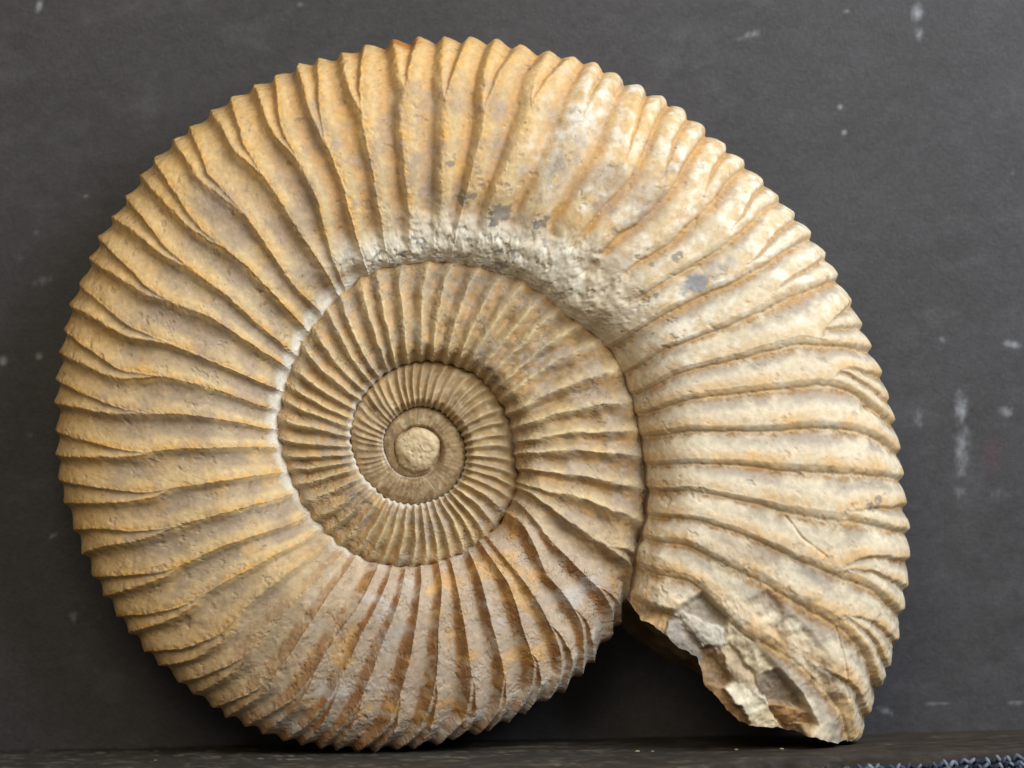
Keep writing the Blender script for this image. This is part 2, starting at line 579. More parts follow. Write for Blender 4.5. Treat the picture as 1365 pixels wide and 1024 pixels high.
    chip = sstep(0.29, 0.34, chipn)
    disp = disp - sc * 1.0 * chip * sstep(-0.1, 0.2, n40 + 0.3)
    scr = sstep(0.40, 0.50, fbm(np.stack([(P[..., 0] + 1.3 * P[..., 1]) / 24, (P[..., 0] - 0.8 * P[..., 1]) / 2.2, 0 * P[..., 0] + 3], -1), 1.0, 2, 38.0)) * sstep(-0.05, 0.25, fbm(P, 60, 2, 39.0))
    disp = disp - 0.35 * scr
    crestn = np.exp(-((1 - hh) / 0.22) ** 2)
    disp = disp + sc * crestn * (2.2 * fbm(P, 7, 3, 17.0, 0.6)) * (0.3 + 0.7 * np.clip(leftz + innz + botz, 0, 1))
    squig = np.exp(-(fbm(Pw, 9, 2, 27.0) / 0.035) ** 2) * sstep(-0.05, 0.2, fbm(P, 40, 2, 28.0)) * np.clip(innz + 0.8 * botz, 0, 1)
    squig = squig * (1.0 if level == 2 or level == 1 else 0.0)
    disp = disp - 1.3 * sc * squig
    # pits along the grooves
    pits = sstep(0.22, 0.42, fbm(P, 6.0, 2, 12.0)) * sstep(0.5, 0.1, hh)
    disp = disp - 0.8 * sc * pits * rightz
    # rough sediment
    disp = disp + sed * (3.5 * fbm(P, 20, 3, 10.0, 0.55) + 1.0 * fbm(P, 5, 2, 11.0)) + 15.0 * sed * sstep(0.30, 0.04, s) * sstep(0.0, 0.012, s) - 2.0 * sed * sstep(0.18, 0.34, fbm(P, 13, 2, 19.0))
    brk = np.zeros_like(r)
    if level == 1:
        brk = poly_mask(IX, IY, zpts(*ZA, [(40, 480), (200, 500), (300, 440), (360, 500), (470, 600), (560, 700), (640, 790),
                                            (690, 890), (620, 960), (300, 960), (100, 700)]), 5.0) * front
        brk2 = poly_mask(IX, IY, zpts(*ZA, [(440, 470), (520, 430), (640, 540), (720, 640), (790, 800), (760, 830), (690, 720), (560, 590)]), 5) * front
        rough = fbm(P, 38, 4, 13.0, 0.62)
        ter = np.floor(rough * 7 + IX * 0.012 - IY * 0.02) / 7
        # fracture facets: (x, y, depth, tilt x, tilt y, colour)
        FAC = [(110, 500, 7, 0.02, 0.10, (190, 158, 112)), (300, 570, 7, 0.05, -0.05, (188, 180, 166)), (280, 470, 11, 0.1, 0.0, (150, 138, 122)),
               (350, 680, 15, -0.10, 0.05, (140, 110, 76)), (455, 800, 5, 0.10, -0.16, (216, 204, 178)), (380, 850, 17, -0.2, 0.1, (150, 112, 66)),
               (560, 780, 17, 0.10, 0.12, (132, 116, 100)), (600, 870, 13, 0.0, 0.16, (158, 118, 72)), (470, 640, 6, -0.06, 0.08, (206, 190, 158)),
               (420, 700, 10, 0.12, -0.1, (178, 158, 130)), (520, 890, 8, 0.1, 0.1, (204, 186, 152)), (250, 610, 12, 0.1, 0.1, (160, 150, 140))]
        wx = IX + 9 * fbm(P, 22, 3, 18.0, 0.55)
        wy = IY + 9 * fbm(P, 22, 3, 18.5, 0.55)
        dl, cl_, hl = [], [], []
        for (fx, fy, fd, ta, tb, fc) in FAC:
            gx_, gy_ = 820 + fx / 2.56, 620 + fy / 2.56
            ex, ey = wx - gx_, wy - gy_
            da, db = (ex + ey) * 0.707, (ex - ey) * 0.707
            dl.append(np.hypot(da * 0.55, db))
            hl.append(fd + 1.6 * (ta * ex + tb * ey))
            cl_.append(srgb(*fc))
        dl = np.array(dl)
        fw = np.exp(-(dl - dl.min(0)) / 0.8)
        fw /= fw.sum(0)
        fdep = np.clip((fw * np.array(hl)).sum(0), 1, 24)
        fcol = np.einsum('fij,fc->ijc', fw, np.array(cl_))
        disp = disp - brk * (fdep + 4 * rough - 1.5 * fbm(P, 9, 3, 18.7, 0.6)) - brk2 * (3.0 + 9 * rough)
        endz = (1 - sstep(6, 26, tt)) * front
        disp = disp + endz * (7 * fbm(P, 60, 3, 14.0) + 3 * fbm(P, 18, 3, 15.0))
        # cracks on the last whorl
        for (pa, pb, pc) in (((590, 180), (640, 250), (720, 310)), ((760, 560), (780, 640), (800, 800)), ((340, 490), (440, 580), (470, 600))):
            pl = zpts(*ZA, [pa, pb, pc])
            d = np.full(r.shape, 1e9)
            for (x0, y0), (x1, y1) in zip(pl[:-1], pl[1:]):
                ex, ey = x1 - x0, y1 - y0
                uu = np.clip(((IX - x0) * ex + (IY - y0) * ey) / (ex * ex + ey * ey), 0, 1)
                d = np.minimum(d, np.hypot(IX + 3 * n12 - x0 - uu * ex, IY + 3 * n12 - y0 - uu * ey))
            disp = disp - 3.0 * np.exp(-(d / 1.6) ** 2) * front
        # chipped knob of shell on the crest
        disp = disp - 4 * gauss(IX, IY, 1158, 545, 9, 7) * front
        # bumps low on the earlier half
        disp = disp + 5 * gauss(IX, IY, 655, 735, 22, 12, 10) * front
        disp = disp - 3.5 * gauss(IX, IY, 925, 378, 22, 13, -25) * front
    if level == 1:
        band = botz * sstep(0.84, 0.90, s + 0.03 * n12) * (1 - sstep(0.97, 1.0, s)) * sstep(290, 310, tt)
        disp = disp + 2.5 * band
    if level == 3:
        pit = gauss(IX, IY, 497, 548, 7, 17, -38) * front
        disp = disp - 6 * pit
    P2 = P + N * disp[..., None]

    # ---- colour
    big = fbm(P, 130, 3, 20.0)
    med = fbm(P, 48, 3, 21.0)
    sml = fbm(P, 17, 3, 22.0)
    fin = fbm(P, 6, 2, 23.0)
    R = rightz
    C = np.zeros(P.shape) + TAN
    C = mixc(C, CREAM, np.clip(sstep(112, 40, tt) * 0.9 + 0.15 * big, 0, 1))
    # right: ochre grooves, grey after the groove, part stain, part painted-in groove shade
    gro = np.exp(-(hh / 0.38) ** 2)
    C = mixc(C, OCHRE, np.clip(R * ((0.70 * np.maximum(sstep(0.42, 0.05, p), sstep(pv - 0.04, pv + 0.04, p)) * (0.70 + 1.1 * med + 0.7 * sml)) + 0.15 * sstep(0.1, 0.5, med)), 0, 0.7))
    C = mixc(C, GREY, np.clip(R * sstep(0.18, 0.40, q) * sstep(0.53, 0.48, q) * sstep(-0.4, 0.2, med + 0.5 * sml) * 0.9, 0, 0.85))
    topz = sstep(60, 85, tt) * (1 - sstep(135, 165, tt))
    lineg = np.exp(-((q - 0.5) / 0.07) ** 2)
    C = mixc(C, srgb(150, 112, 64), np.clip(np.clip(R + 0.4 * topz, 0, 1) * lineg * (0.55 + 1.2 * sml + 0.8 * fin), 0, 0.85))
    # left: golden outer flank, mauve-grey furrows in the mid flank
    C = mixc(C, OCHRE, np.clip(np.clip(leftz + 0.6 * topz, 0, 1) * (0.35 * sstep(0.35, 0.85, s) + 0.55 * sstep(0.6, 1.0, hh) * (0.5 + 1.5 * sml) + 0.35 * sstep(0.1, 0.5, med)), 0, 0.8))
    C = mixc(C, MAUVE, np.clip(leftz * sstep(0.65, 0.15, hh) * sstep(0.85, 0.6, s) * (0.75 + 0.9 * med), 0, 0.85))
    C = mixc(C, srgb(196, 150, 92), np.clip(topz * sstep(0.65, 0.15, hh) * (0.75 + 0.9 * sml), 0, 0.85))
    C = mixc(C, GREY, np.clip(topz * sstep(0.12, 0.5, med + 0.3 * sml) * 0.6, 0, 0.6))
    lf = np.clip(leftz + topz, 0, 1)
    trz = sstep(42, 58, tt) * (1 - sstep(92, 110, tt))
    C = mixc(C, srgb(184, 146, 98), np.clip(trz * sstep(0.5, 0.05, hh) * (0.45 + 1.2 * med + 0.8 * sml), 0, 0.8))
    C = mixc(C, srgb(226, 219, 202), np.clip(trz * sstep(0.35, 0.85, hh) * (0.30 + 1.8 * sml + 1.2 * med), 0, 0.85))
    C = mixc(C, srgb(176, 152, 132), np.clip(lf * 0.75 * sstep(0.02, 0.22, fl1) * sstep(-0.1, 0.3, med) * sstep(0.92, 0.7, s), 0, 0.75))
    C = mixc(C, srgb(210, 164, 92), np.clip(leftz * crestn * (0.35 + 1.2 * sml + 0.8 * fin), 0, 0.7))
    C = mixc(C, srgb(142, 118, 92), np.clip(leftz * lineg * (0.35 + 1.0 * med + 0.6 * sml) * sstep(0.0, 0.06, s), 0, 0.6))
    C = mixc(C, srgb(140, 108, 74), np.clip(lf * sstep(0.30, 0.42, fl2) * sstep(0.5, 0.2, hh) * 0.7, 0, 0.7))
    pat = fbm(P, 62, 3, 45.0, 0.55)
    C = mixc(C, srgb(160, 140, 120), np.clip(lf * 0.65 * sstep(0.0, 0.4, pat) * sstep(0.9, 0.65, s), 0, 0.65))
    C = mixc(C, srgb(212, 168, 98), np.clip(lf * 0.45 * sstep(0.0, 0.4, -pat) * (0.7 + sml), 0, 0.5))
    # lower part: grey internal mould with brown shell remnants
    C = mixc(C, srgb(178, 158, 138), botz * 0.9)
    strip = sstep(0.50, 0.66, p) * sstep(-0.35, 0.0, fl1 + 0.4 * fl2)
    C = mixc(C, BROWN, np.clip(botz * (0.85 * strip + 0.35 * stepA * stepB * patch), 0, 0.88))
    C = mixc(C, OCHRE, np.clip(botz * 0.6 * sstep(0.12, 0.4, med - 0.3 * fl1), 0, 0.6))
    C = mixc(C, srgb(196, 190, 186), np.clip(botz * 0.65 * sstep(0.1, 0.5, -med), 0, 0.7))
    if level == 1:
        C = mixc(C, srgb(206, 200, 190), np.clip(band * (0.45 + sml), 0, 0.8))
    if level >= 2:
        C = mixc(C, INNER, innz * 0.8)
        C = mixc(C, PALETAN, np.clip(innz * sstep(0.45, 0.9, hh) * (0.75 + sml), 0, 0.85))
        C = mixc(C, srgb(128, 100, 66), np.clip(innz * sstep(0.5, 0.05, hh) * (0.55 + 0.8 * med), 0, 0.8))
        C = mixc(C, srgb(172, 156, 138), np.clip(innz * sstep(-0.1, 0.25, med) * (0.75 + 1.5 * fl2), 0, 0.85))
        C = mixc(C, srgb(192, 154, 104), np.clip(innz * (0.65 * sstep(0.45, 0.62, p) * sstep(0.98, 0.85, p) + 0.35 * sstep(0.0, 0.2, fl1)) * sstep(-0.25, 0.2, sml), 0, 0.75))
    if level >= 3:
        mm = fbm(P, 13, 3, 25.0, 0.6)
        if level == 3:
            C = mixc(C, srgb(84, 62, 42), 0.85 * pit)
        C = mixc(C, srgb(176, 150, 112), np.clip(0.45 + 0.6 * med, 0, 0.8))
        C = mixc(C, srgb(118, 92, 64), np.clip(0.8 * sstep(0.05, 0.4, mm) * sstep(860, 960, tt) + 0.35 * sstep(900, 1000, tt), 0, 0.75))
        C = mixc(C, srgb(208, 192, 162), np.clip(0.7 * sstep(0.12, 0.45, -mm), 0, 0.7))
    C = mixc(C, srgb(112, 92, 74), np.clip(0.6 * squig, 0, 0.6))
    # chalky band along the umbilical seam
    seam = sstep(0.02, -0.025, s - (np.interp(tt, [100, 180, 250, 300], [0.065, 0.05, 0.02, 0.01]) if level == 1 else 0.03) + 0.04 * sml)
    sw = sstep(85, 120, tt) * (1 - sstep(268, 300, tt)) if level == 1 else sstep(470, 520, tt) * np.where(tt > 760, sstep(800, 840, tt), 1.0) * 0.9 * (1 - 0.3 * sml)
    C = mixc(C, WHITE, np.clip(seam * sw * (0.85 + 0.5 * sml), 0, 0.95) * front)
    sw2 = (R + topz) * sstep(0.20, 0.05, s) if level == 1 else 0 * s
    C = mixc(C, srgb(196, 152, 92), np.clip(sw2 * (1 - sed) * sstep(90, 60, tt) * (0.25 + 0.5 * sml), 0, 0.5))
    C = mixc(C, srgb(92, 72, 52), np.clip(sstep(0.016, 0.004, s) * sstep(100, 70, tt), 0, 0.8) if level == 1 else 0 * s)  # crevice darkness along the right and upper-right seam, painted into the colour
    # sediment patch
    C = mixc(C, srgb(232, 224, 206), np.clip(sed * 1.3, 0, 0.97))
    C = mixc(C, srgb(192, 166, 128), np.clip(sed * (0.5 * sstep(0.1, 0.45, med + 0.5 * sml) + 0.6 * sstep(750, 810, IX + 30 * sml)), 0, 0.75))
    C = mixc(C, SLATE, np.clip(sed * sstep(0.24, 0.38, sml + 0.5 * fin) * sstep(760, 720, IX) * 0.8, 0, 0.8))
    # broken surface
    if level == 1:
        C = C + (fcol * (1 + 0.35 * sml + 0.2 * fin)[..., None] - C) * (brk * 0.92)[..., None]
    if level == 1:
        C = mixc(C, srgb(126, 104, 80), np.clip(brk2 * (0.4 + 1.2 * sml + med), 0, 0.8))
        fr = front
        C = mixc(C, srgb(120, 116, 112), np.clip(0.9 * gauss(IX, IY, 1062, 757, 44, 9, 16) * (0.6 + 1.5 * sml) * fr, 0, 0.9))
        C = mixc(C, srgb(150, 125, 100), np.clip(0.8 * gauss(IX, IY, 1000, 735, 55, 12, 22) * (0.7 + sml) * fr, 0, 0.9))
        C = mixc(C, srgb(132, 136, 146), 0.85 * sstep(0.34, 0.70, gauss(IX, IY, 930, 377, 26, 15, -20) + 0.5 * sml + 0.25 * fin) * fr)
        C = mixc(C, srgb(150, 140, 130), np.clip(0.9 * gauss(IX, IY, 965, 352, 26, 13, -30) * (0.6 + 2 * sml) * fr, 0, 0.9))
        for (x, y, rr) in ((903, 343, 6), (867, 354, 3.5), (874, 394, 3.5), (868, 445, 2), (1165, 672, 9), (1190, 562, 0), (600, 215, 6), (622, 262, 9), (665, 285, 12), (718, 300, 10)):
            if rr:
                C = mixc(C, srgb(118, 112, 106), 0.75 * sstep(0.32, 0.62, gauss(IX, IY, x, y, rr * 1.4, rr, -40) * (1 + 2.6 * sml + 2.6 * fin)) * fr)
        C = mixc(C, WHITE, np.clip(0.8 * gauss(IX, IY, 765, 170, 70, 26, -52) * (0.7 + 2 * sml) * fr, 0, 0.85))
        C = mixc(C, srgb(150, 132, 116), np.clip(0.9 * gauss(IX, IY, 757, 208, 40, 16, -58) * (0.7 + 2 * sml) * fr, 0, 0.85))
        C = mixc(C, srgb(160, 140, 126), np.clip(0.8 * gauss(IX, IY, 295, 265, 28, 18, 40) * (0.7 + 2 * sml) * fr, 0, 0.85))
        C = mixc(C, srgb(226, 178, 100), np.clip(0.8 * gauss(IX, IY, 524, 945, 10, 8) * fr, 0, 0.8))
        # orange shell on the crest at the top
        C = mixc(C, srgb(176, 112, 44), np.clip(1.2 * gauss(IX, IY, 538, 54, 22, 6) * fr, 0, 0.9))
    C = mixc(C, srgb(222, 206, 176), np.clip(0.45 * scr, 0, 0.5))
    C = mixc(C, srgb(164, 146, 126), np.clip(0.5 * chip * (0.6 + sml), 0, 0.6))
    # dark specks, pits and overall mottling
    C = mixc(C, srgb(120, 92, 58), np.clip(pits * R * 0.4, 0, 0.5))
    spk = sstep(0.44, 0.55, fbm(P, 4.0, 2, 24.0)) * sstep(-0.1, 0.3, big + med)
    C = mixc(C, DARK, spk * 0.55)
    C = C * (1 + 0.16 * sml + 0.12 * fin + 0.10 * big)[..., None]
    lum = (C @ np.array([0.25, 0.6, 0.15]))[..., None]
    C = C + (lum - C) * (0.02 + 0.02 * R)[..., None]
    C = np.clip(C, 0.01, 0.86)
    return dict(P=P2, C=C, own=own, s=s, t=tt, side=side, nv=nv, flip=flip)


def to_world(P):
    x = P[..., 0] - W / 2
    z = HGT / 2 - P[..., 1]
    return np.stack([(x * CR + z * SR) * S, -P[..., 2] * S, (-x * SR + z * CR) * S], -1)


def vnormals(Pw, flip):
    du = np.gradient(Pw, axis=0)
    dv = np.gradient(Pw, axis=1)
    N = np.cross(du, dv)
    N /= np.linalg.norm(N, axis=-1, keepdims=True) + 1e-20
    return N


def mesh_obj(name, V, F, C, mat, parent=None, N=None, smooth=True):
    me = bpy.data.meshes.new(name)
    F = np.asarray(F, np.int32)
    k = F.shape[1]
    me.vertices.add(len(V))
    me.vertices.foreach_set('co', np.asarray(V, np.float32).ravel())
    me.loops.add(F.size)
    me.loops.foreach_set('vertex_index', F.ravel())
    me.polygons.add(len(F))
    me.polygons.foreach_set('loop_start', np.arange(0, F.size, k, dtype=np.int32))
    if C is not None:
        at = me.color_attributes.new('stone', 'FLOAT_COLOR', 'POINT')
        at.data.foreach_set('color', np.concatenate([C, np.ones((len(C), 1))], 1).astype(np.float32).ravel())
    me.update()
    me.validate()
    me.polygons.foreach_set('use_smooth', np.full(len(me.polygons), smooth))
    if N is not None:
        me.normals_split_custom_set_from_vertices(np.asarray(N, np.float32))
    me.materials.append(mat)
    o = bpy.data.objects.new(name, me)
    col.objects.link(o)
    if parent is not None:
        o.parent = parent
    return o


# ------------------------------------------------------------------ materials


def new_mat(name):
    m = bpy.data.materials.new(name)
    m.use_nodes = True
    nt = m.node_tree
    return m, nt, nt.nodes['Principled BSDF']


def node(nt, kind, **kw):
    n = nt.nodes.new(kind)
    for k, v in kw.items():
        if k in n.inputs:
            n.inputs[k].default_value = v
        else:
            setattr(n, k, v)
    return n


def mat_stone():
    m, nt, b = new_mat('fossil_stone')
    L = nt.links
    at = node(nt, 'ShaderNodeAttribute', attribute_name='stone')
    tc = node(nt, 'ShaderNodeTexCoord')
    n1 = node(nt, 'ShaderNodeTexNoise', Scale=900.0, Detail=6.0, Roughness=0.65)
    n2 = node(nt, 'ShaderNodeTexNoise', Scale=3200.0, Detail=4.0, Roughness=0.7)
    L.new(tc.outputs['Object'], n1.inputs['Vector'])
    L.new(tc.outputs['Object'], n2.inputs['Vector'])
    r1 = node(nt, 'ShaderNodeMapRange')
    r1.inputs['From Min'].default_value = 0.3
    r1.inputs['From Max'].default_value = 0.7
    r1.inputs['To Min'].default_value = 0.86
    r1.inputs['To Max'].default_value = 1.12
    L.new(n1.outputs['Fac'], r1.inputs['Value'])
    mul = node(nt, 'ShaderNodeVectorMath', operation='SCALE')
    L.new(at.outputs['Color'], mul.inputs[0])
    L.new(r1.outputs['Result'], mul.inputs['Scale'])
    L.new(mul.outputs['Vector'], b.inputs['Base Color'])
    add = node(nt, 'ShaderNodeMath', operation='MULTIPLY_ADD')
    add.inputs[1].default_value = 0.35
    L.new(n2.outputs['Fac'], add.inputs[0])
    L.new(n1.outputs['Fac'], add.inputs[2])
    bp = node(nt, 'ShaderNodeBump', Strength=0.28, Distance=0.0002)
    L.new(add.outputs['Value'], bp.inputs['Height'])
    L.new(bp.outputs['Normal'], b.inputs['Normal'])
    b.inputs['Roughness'].default_value = 0.66
    b.inputs['Specular IOR Level'].default_value = 0.30
    return m


def mat_board():
    m, nt, b = new_mat('black_book_cloth')
    L = nt.links
    tc = node(nt, 'ShaderNodeTexCoord')
    at = node(nt, 'ShaderNodeAttribute', attribute_name='stone')
    mp = node(nt, 'ShaderNodeMapping')
    mp.inputs['Scale'].default_value = (1, 1, 3.5)
    L.new(tc.outputs['Object'], mp.inputs['Vector'])
    mp2 = node(nt, 'ShaderNodeMapping')
    mp2.inputs['Scale'].default_value = (3.5, 1, 1)
    L.new(tc.outputs['Object'], mp2.inputs['Vector'])
    wa = node(nt, 'ShaderNodeTexNoise', Scale=900.0, Detail=3.0, Roughness=0.6)
    wb = node(nt, 'ShaderNodeTexNoise', Scale=900.0, Detail=3.0, Roughness=0.6)
    L.new(mp.outputs['Vector'], wa.inputs['Vector'])
    L.new(mp2.outputs['Vector'], wb.inputs['Vector'])
    ad = node(nt, 'ShaderNodeMath', operation='ADD')
    L.new(wa.outputs['Fac'], ad.inputs[0])
    L.new(wb.outputs['Fac'], ad.inputs[1])
    rg = node(nt, 'ShaderNodeMapRange')
    rg.inputs['From Min'].default_value = 0.7
    rg.inputs['From Max'].default_value = 1.3
    rg.inputs['To Min'].default_value = 0.70
    rg.inputs['To Max'].default_value = 1.30
    L.new(ad.outputs['Value'], rg.inputs['Value'])
    mul = node(nt, 'ShaderNodeVectorMath', operation='SCALE')
    L.new(at.outputs['Color'], mul.inputs[0])
    L.new(rg.outputs['Result'], mul.inputs['Scale'])
    L.new(mul.outputs['Vector'], b.inputs['Base Color'])
    bp = node(nt, 'ShaderNodeBump', Strength=0.35, Distance=0.0002)
    L.new(ad.outputs['Value'], bp.inputs['Height'])
    L.new(bp.outputs['Normal'], b.inputs['Normal'])
    b.inputs['Roughness'].default_value = 0.55
    b.inputs['Specular IOR Level'].default_value = 0.55
    return m


def mat_plain(name, rough=0.8, scale=700.0, bump=0.4, lo=0.75, hi=1.25, stretch=(1, 1, 1)):
    m, nt, b = new_mat(name)
    L = nt.links
    at = node(nt, 'ShaderNodeAttribute', attribute_name='stone')
    tc = node(nt, 'ShaderNodeTexCoord')
    mp = node(nt, 'ShaderNodeMapping')
    mp.inputs['Scale'].default_value = stretch
    L.new(tc.outputs['Object'], mp.inputs['Vector'])
    n1 = node(nt, 'ShaderNodeTexNoise', Scale=scale, Detail=5.0, Roughness=0.65)
    L.new(mp.outputs['Vector'], n1.inputs['Vector'])
    r1 = node(nt, 'ShaderNodeMapRange')
    r1.inputs['From Min'].default_value = 0.3
    r1.inputs['From Max'].default_value = 0.7
    r1.inputs['To Min'].default_value = lo
    r1.inputs['To Max'].default_value = hi
    L.new(n1.outputs['Fac'], r1.inputs['Value'])
    mul = node(nt, 'ShaderNodeVectorMath', operation='SCALE')
    L.new(at.outputs['Color'], mul.inputs[0])
    L.new(r1.outputs['Result'], mul.inputs['Scale'])
    L.new(mul.outputs['Vector'], b.inputs['Base Color'])
    bp = node(nt, 'ShaderNodeBump', Strength=bump, Distance=0.0004)
    L.new(n1.outputs['Fac'], bp.inputs['Height'])
    L.new(bp.outputs['Normal'], b.inputs['Normal'])
    b.inputs['Roughness'].default_value = rough
    b.inputs['Specular IOR Level'].default_value = 0.3
    return m


STONE, BOARD = mat_stone(), mat_board()
LEDGE = mat_plain('worn_dark_wood', 0.75, 500.0, 0.5, 0.6, 1.4, (0.35, 1, 1))
CLOTH = mat_plain('woven_yarn', 0.9, 2500.0, 0.3)

# ------------------------------------------------------------------ build the fossil grids first (their lowest point sets the ledge)
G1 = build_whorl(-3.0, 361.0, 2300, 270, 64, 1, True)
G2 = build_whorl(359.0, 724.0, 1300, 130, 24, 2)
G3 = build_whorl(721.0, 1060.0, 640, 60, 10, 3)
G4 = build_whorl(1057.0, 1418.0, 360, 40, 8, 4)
WG = [to_world(g['P']) for g in (G1, G2, G3, G4)]
zmin = WG[0][..., 2].min()
ymax = max(w[..., 1].max() for w in WG)
base_x = 0.0

# ------------------------------------------------------------------ setting: backboard and ledge
ZL = zmin + 0.0002                       # ledge top
YB = ymax - 0.0001                       # board face
gx = np.concatenate([np.linspace(-0.34, -0.115, 30)[:-1], np.linspace(-0.115, 0.115, 520), np.linspace(0.115, 0.34, 30)[1:]])
gz = np.concatenate([np.linspace(ZL - 0.004, 0.09, 380), np.linspace(0.09, 0.30, 30)[1:]])
GX, GZ = np.meshgrid(gx, gz, indexing='ij')
Pb = np.stack([GX, np.full_like(GX, YB), GZ], -1)
# position on the board in u as seen, for the scuffs
xs, zsb = GX / S, GZ / S
kb = D / (D + YB / S)
bx = W / 2 + (xs * CR - zsb * SR) * kb
by = HGT / 2 - (xs * SR + zsb * CR) * kb
Pn = Pb / S
cb = np.zeros(Pb.shape) + srgb(50, 49, 53)
nb1, nb2, nb3 = fbm(Pn, 160, 4, 30.0), fbm(Pn * np.array([1, 1, 2.5]), 40, 3, 31.0), fbm(Pn, 9, 2, 32.0)
smg = sstep(0.05, 0.55, fbm(Pn * np.array([1, 1, 1.6]), 75, 4, 36.0, 0.6))
cb = cb * (1 + 0.30 * nb1 + 0.28 * nb2 + 0.30 * nb3)[..., None]
cb = mixc(cb, srgb(96, 96, 100), 0.20 * smg)
sc = np.zeros(bx.shape)
for (x, y, rx, ry, a, w) in [(1222, 18, 9, 14, 0, .6), (1224, 46, 8, 12, 0, .4), (1003, 46, 14, 6, -15, .5), (985, 52, 14, 4, 0, .25), (1000, 28, 10, 3, 0, .2),
                             (1281, 545, 10, 28, 0, .55), (1283, 600, 12, 45, 2, .45), (1278, 655, 9, 14, 0, .35), (1224, 558, 8, 16, 0, .35),
                             (1350, 459, 14, 5, 10, .7), (1341, 549, 9, 7, 20, .6), (1330, 660, 18, 14, 0, .25), (1240, 620, 5, 50, 0, .15), (1330, 600, 10, 30, 0, .15),
                             (52, 476, 5, 5, 0, .8), (4, 481, 6, 7, 0, .8), (55, 375, 24, 7, -12, .35), (20, 345, 40, 12, 0, .18), (98, 822, 6, 12, 0, .45), (132, 822, 7, 12, 0, .25),
                             (115, 262, 3, 3, 0, .5), (50, 310, 7, 4, 0, .3), (1120, 143, 4, 3, 30, .8), (1125, 177, 3, 3, 0, .8), (1128, 15, 5, 3, 0, .5), (1348, 232, 4, 3, 0, .4), (1256, 453, 6, 3, 40, .5),
                             (1255, 938, 26, 3, 0, .4), (1355, 937, 14, 3, 0, .5), (1180, 948, 16, 5, 20, .4), (52, 8, 5, 10, 10, .6), (400, 6, 4, 3, 0, .5), (70, 715, 8, 3, -30, .5), (40, 580, 5, 3, 0, .4), (30, 170, 16, 8, 0, .15)]:
    sc = np.maximum(sc, w * gauss(bx, by, x, y, rx, ry, a))
str_ = fbm(Pn * np.array([1, 1, 0.35]), 5, 3, 33.0, 0.65)
sc = np.clip(sstep(0.12, 0.75, sc + 0.55 * sc ** 0.5 * str_ + 0.10 * nb3) * 0.75, 0, 1)
dust = sstep(0.55, 0.75, fbm(Pn, 5, 2, 34.0)) * sstep(0.1, 0.5, fbm(Pn, 90, 2, 35.0)) * 0.2
sc = np.clip(sc + dust, 0, 1)
cb = mixc(cb, srgb(186, 190, 198), sc * 0.58)
cb = mixc(cb, srgb(74, 46, 56), 0.6 * gauss(bx, by, 1322, 605, 9, 22))
nx, nz = GX.shape
idx = np.arange(nx * nz).reshape(nx, nz)
Fb = np.stack([idx[:-1, :-1], idx[1:, :-1], idx[1:, 1:], idx[:-1, 1:]], -1).reshape(-1, 4)
Vb = Pb.reshape(-1, 3)
Cb = np.clip(cb.reshape(-1, 3), 0.003, 0.8)
# close the board with a back and sides so that it has its real thickness
ring = np.concatenate([idx[:, 0], idx[-1, 1:], idx[-2::-1, -1], idx[0, -2:0:-1]])
Vbk = Vb[ring] + np.array([0, 0.004, 0])
off = len(Vb)
nr = len(ring)
Fr = np.stack([ring, np.arange(nr) + off, (np.arange(nr) + 1) % nr + off, np.roll(ring, -1)], -1)
board = mesh_obj('backboard', np.vstack([Vb, Vbk]), np.vstack([Fb, Fr]), np.vstack([Cb, Cb[ring]]), BOARD)
board['kind'] = 'structure'
board['label'] = 'scuffed black cloth covered board standing upright behind the fossil'

# ledge: a slab with a worn, uneven front edge; its front runs slightly skew to the board


def front_y(x):
    # u in front of the middle plane, as a function of x in u
    return -np.interp(x, [-900, 0, 330, 700, 900], [1300, 420, 160, 112, 95])


lx = np.linspace(-0.34, 0.34, 700)
ncol = 60
vv = np.linspace(0, 1, ncol)
yf = front_y(lx / S) * S
edge = fbm(np.stack([lx / S, 0 * lx, 0 * lx], -1), 40, 4, 40.0) * 6 * S
yf = yf + edge
Ltop, Lc = [], []
LX = np.repeat(lx[:, None], ncol + 12, 1)
LY = np.zeros_like(LX)
LZ = np.zeros_like(LX)
for j in range(ncol):
    LY[:, j] = (YB + 0.004) * (1 - vv[j]) + yf * vv[j]
    LZ[:, j] = ZL
for j in range(12):
    a = (j + 1) / 12
    LY[:, ncol + j] = yf - 3 * S * math.sin(min(1, a * 3) * math.pi / 2)
    LZ[:, ncol + j] = ZL - (2 + 500 * a * a * a) * S
Pl = np.stack([LX, LY, LZ], -1)
ln = fbm(Pl / S * np.array([0.3, 1, 1]), 12, 4, 41.0)
ln2 = fbm(Pl / S, 5, 3, 42.0)
dep = sstep(0.0, 0.25, (YB - LY) / 0.02)
# the top wears and rounds towards its front edge but never rises into the fossil's feet
LZ -= (np.clip(0.5 + ln, 0, 1) * 3.0 + np.clip(ln2, 0, 1) * 1.5) * S * sstep(0.2, 0.6, np.concatenate([vv, np.ones(12)]))[None, :]
Pl[..., 2] = LZ
cl = np.zeros(Pl.shape) + srgb(50, 46, 42)
cl = mixc(cl, srgb(104, 96, 82), np.clip(0.55 * sstep(0.05, 0.4, ln) + 0.6 * sstep(0.2, 0.5, ln2), 0, 0.9))
cl = mixc(cl, srgb(132, 124, 108), np.clip(0.7 * sstep(0.15, 0.45, fbm(Pl / S * np.array([0.5, 1, 1]), 30, 3, 44.0)) * sstep(0.0, 0.4, ln2 + 0.2), 0, 0.7))
cl = mixc(cl, srgb(48, 40, 34), np.clip(0.7 * sstep(0.05, 0.4, -ln), 0, 0.8))
brownx = sstep(0, 300, LX / S)
cl = mixc(cl, srgb(48, 39, 32), 0.6 * brownx)
n0, n1 = LX.shape
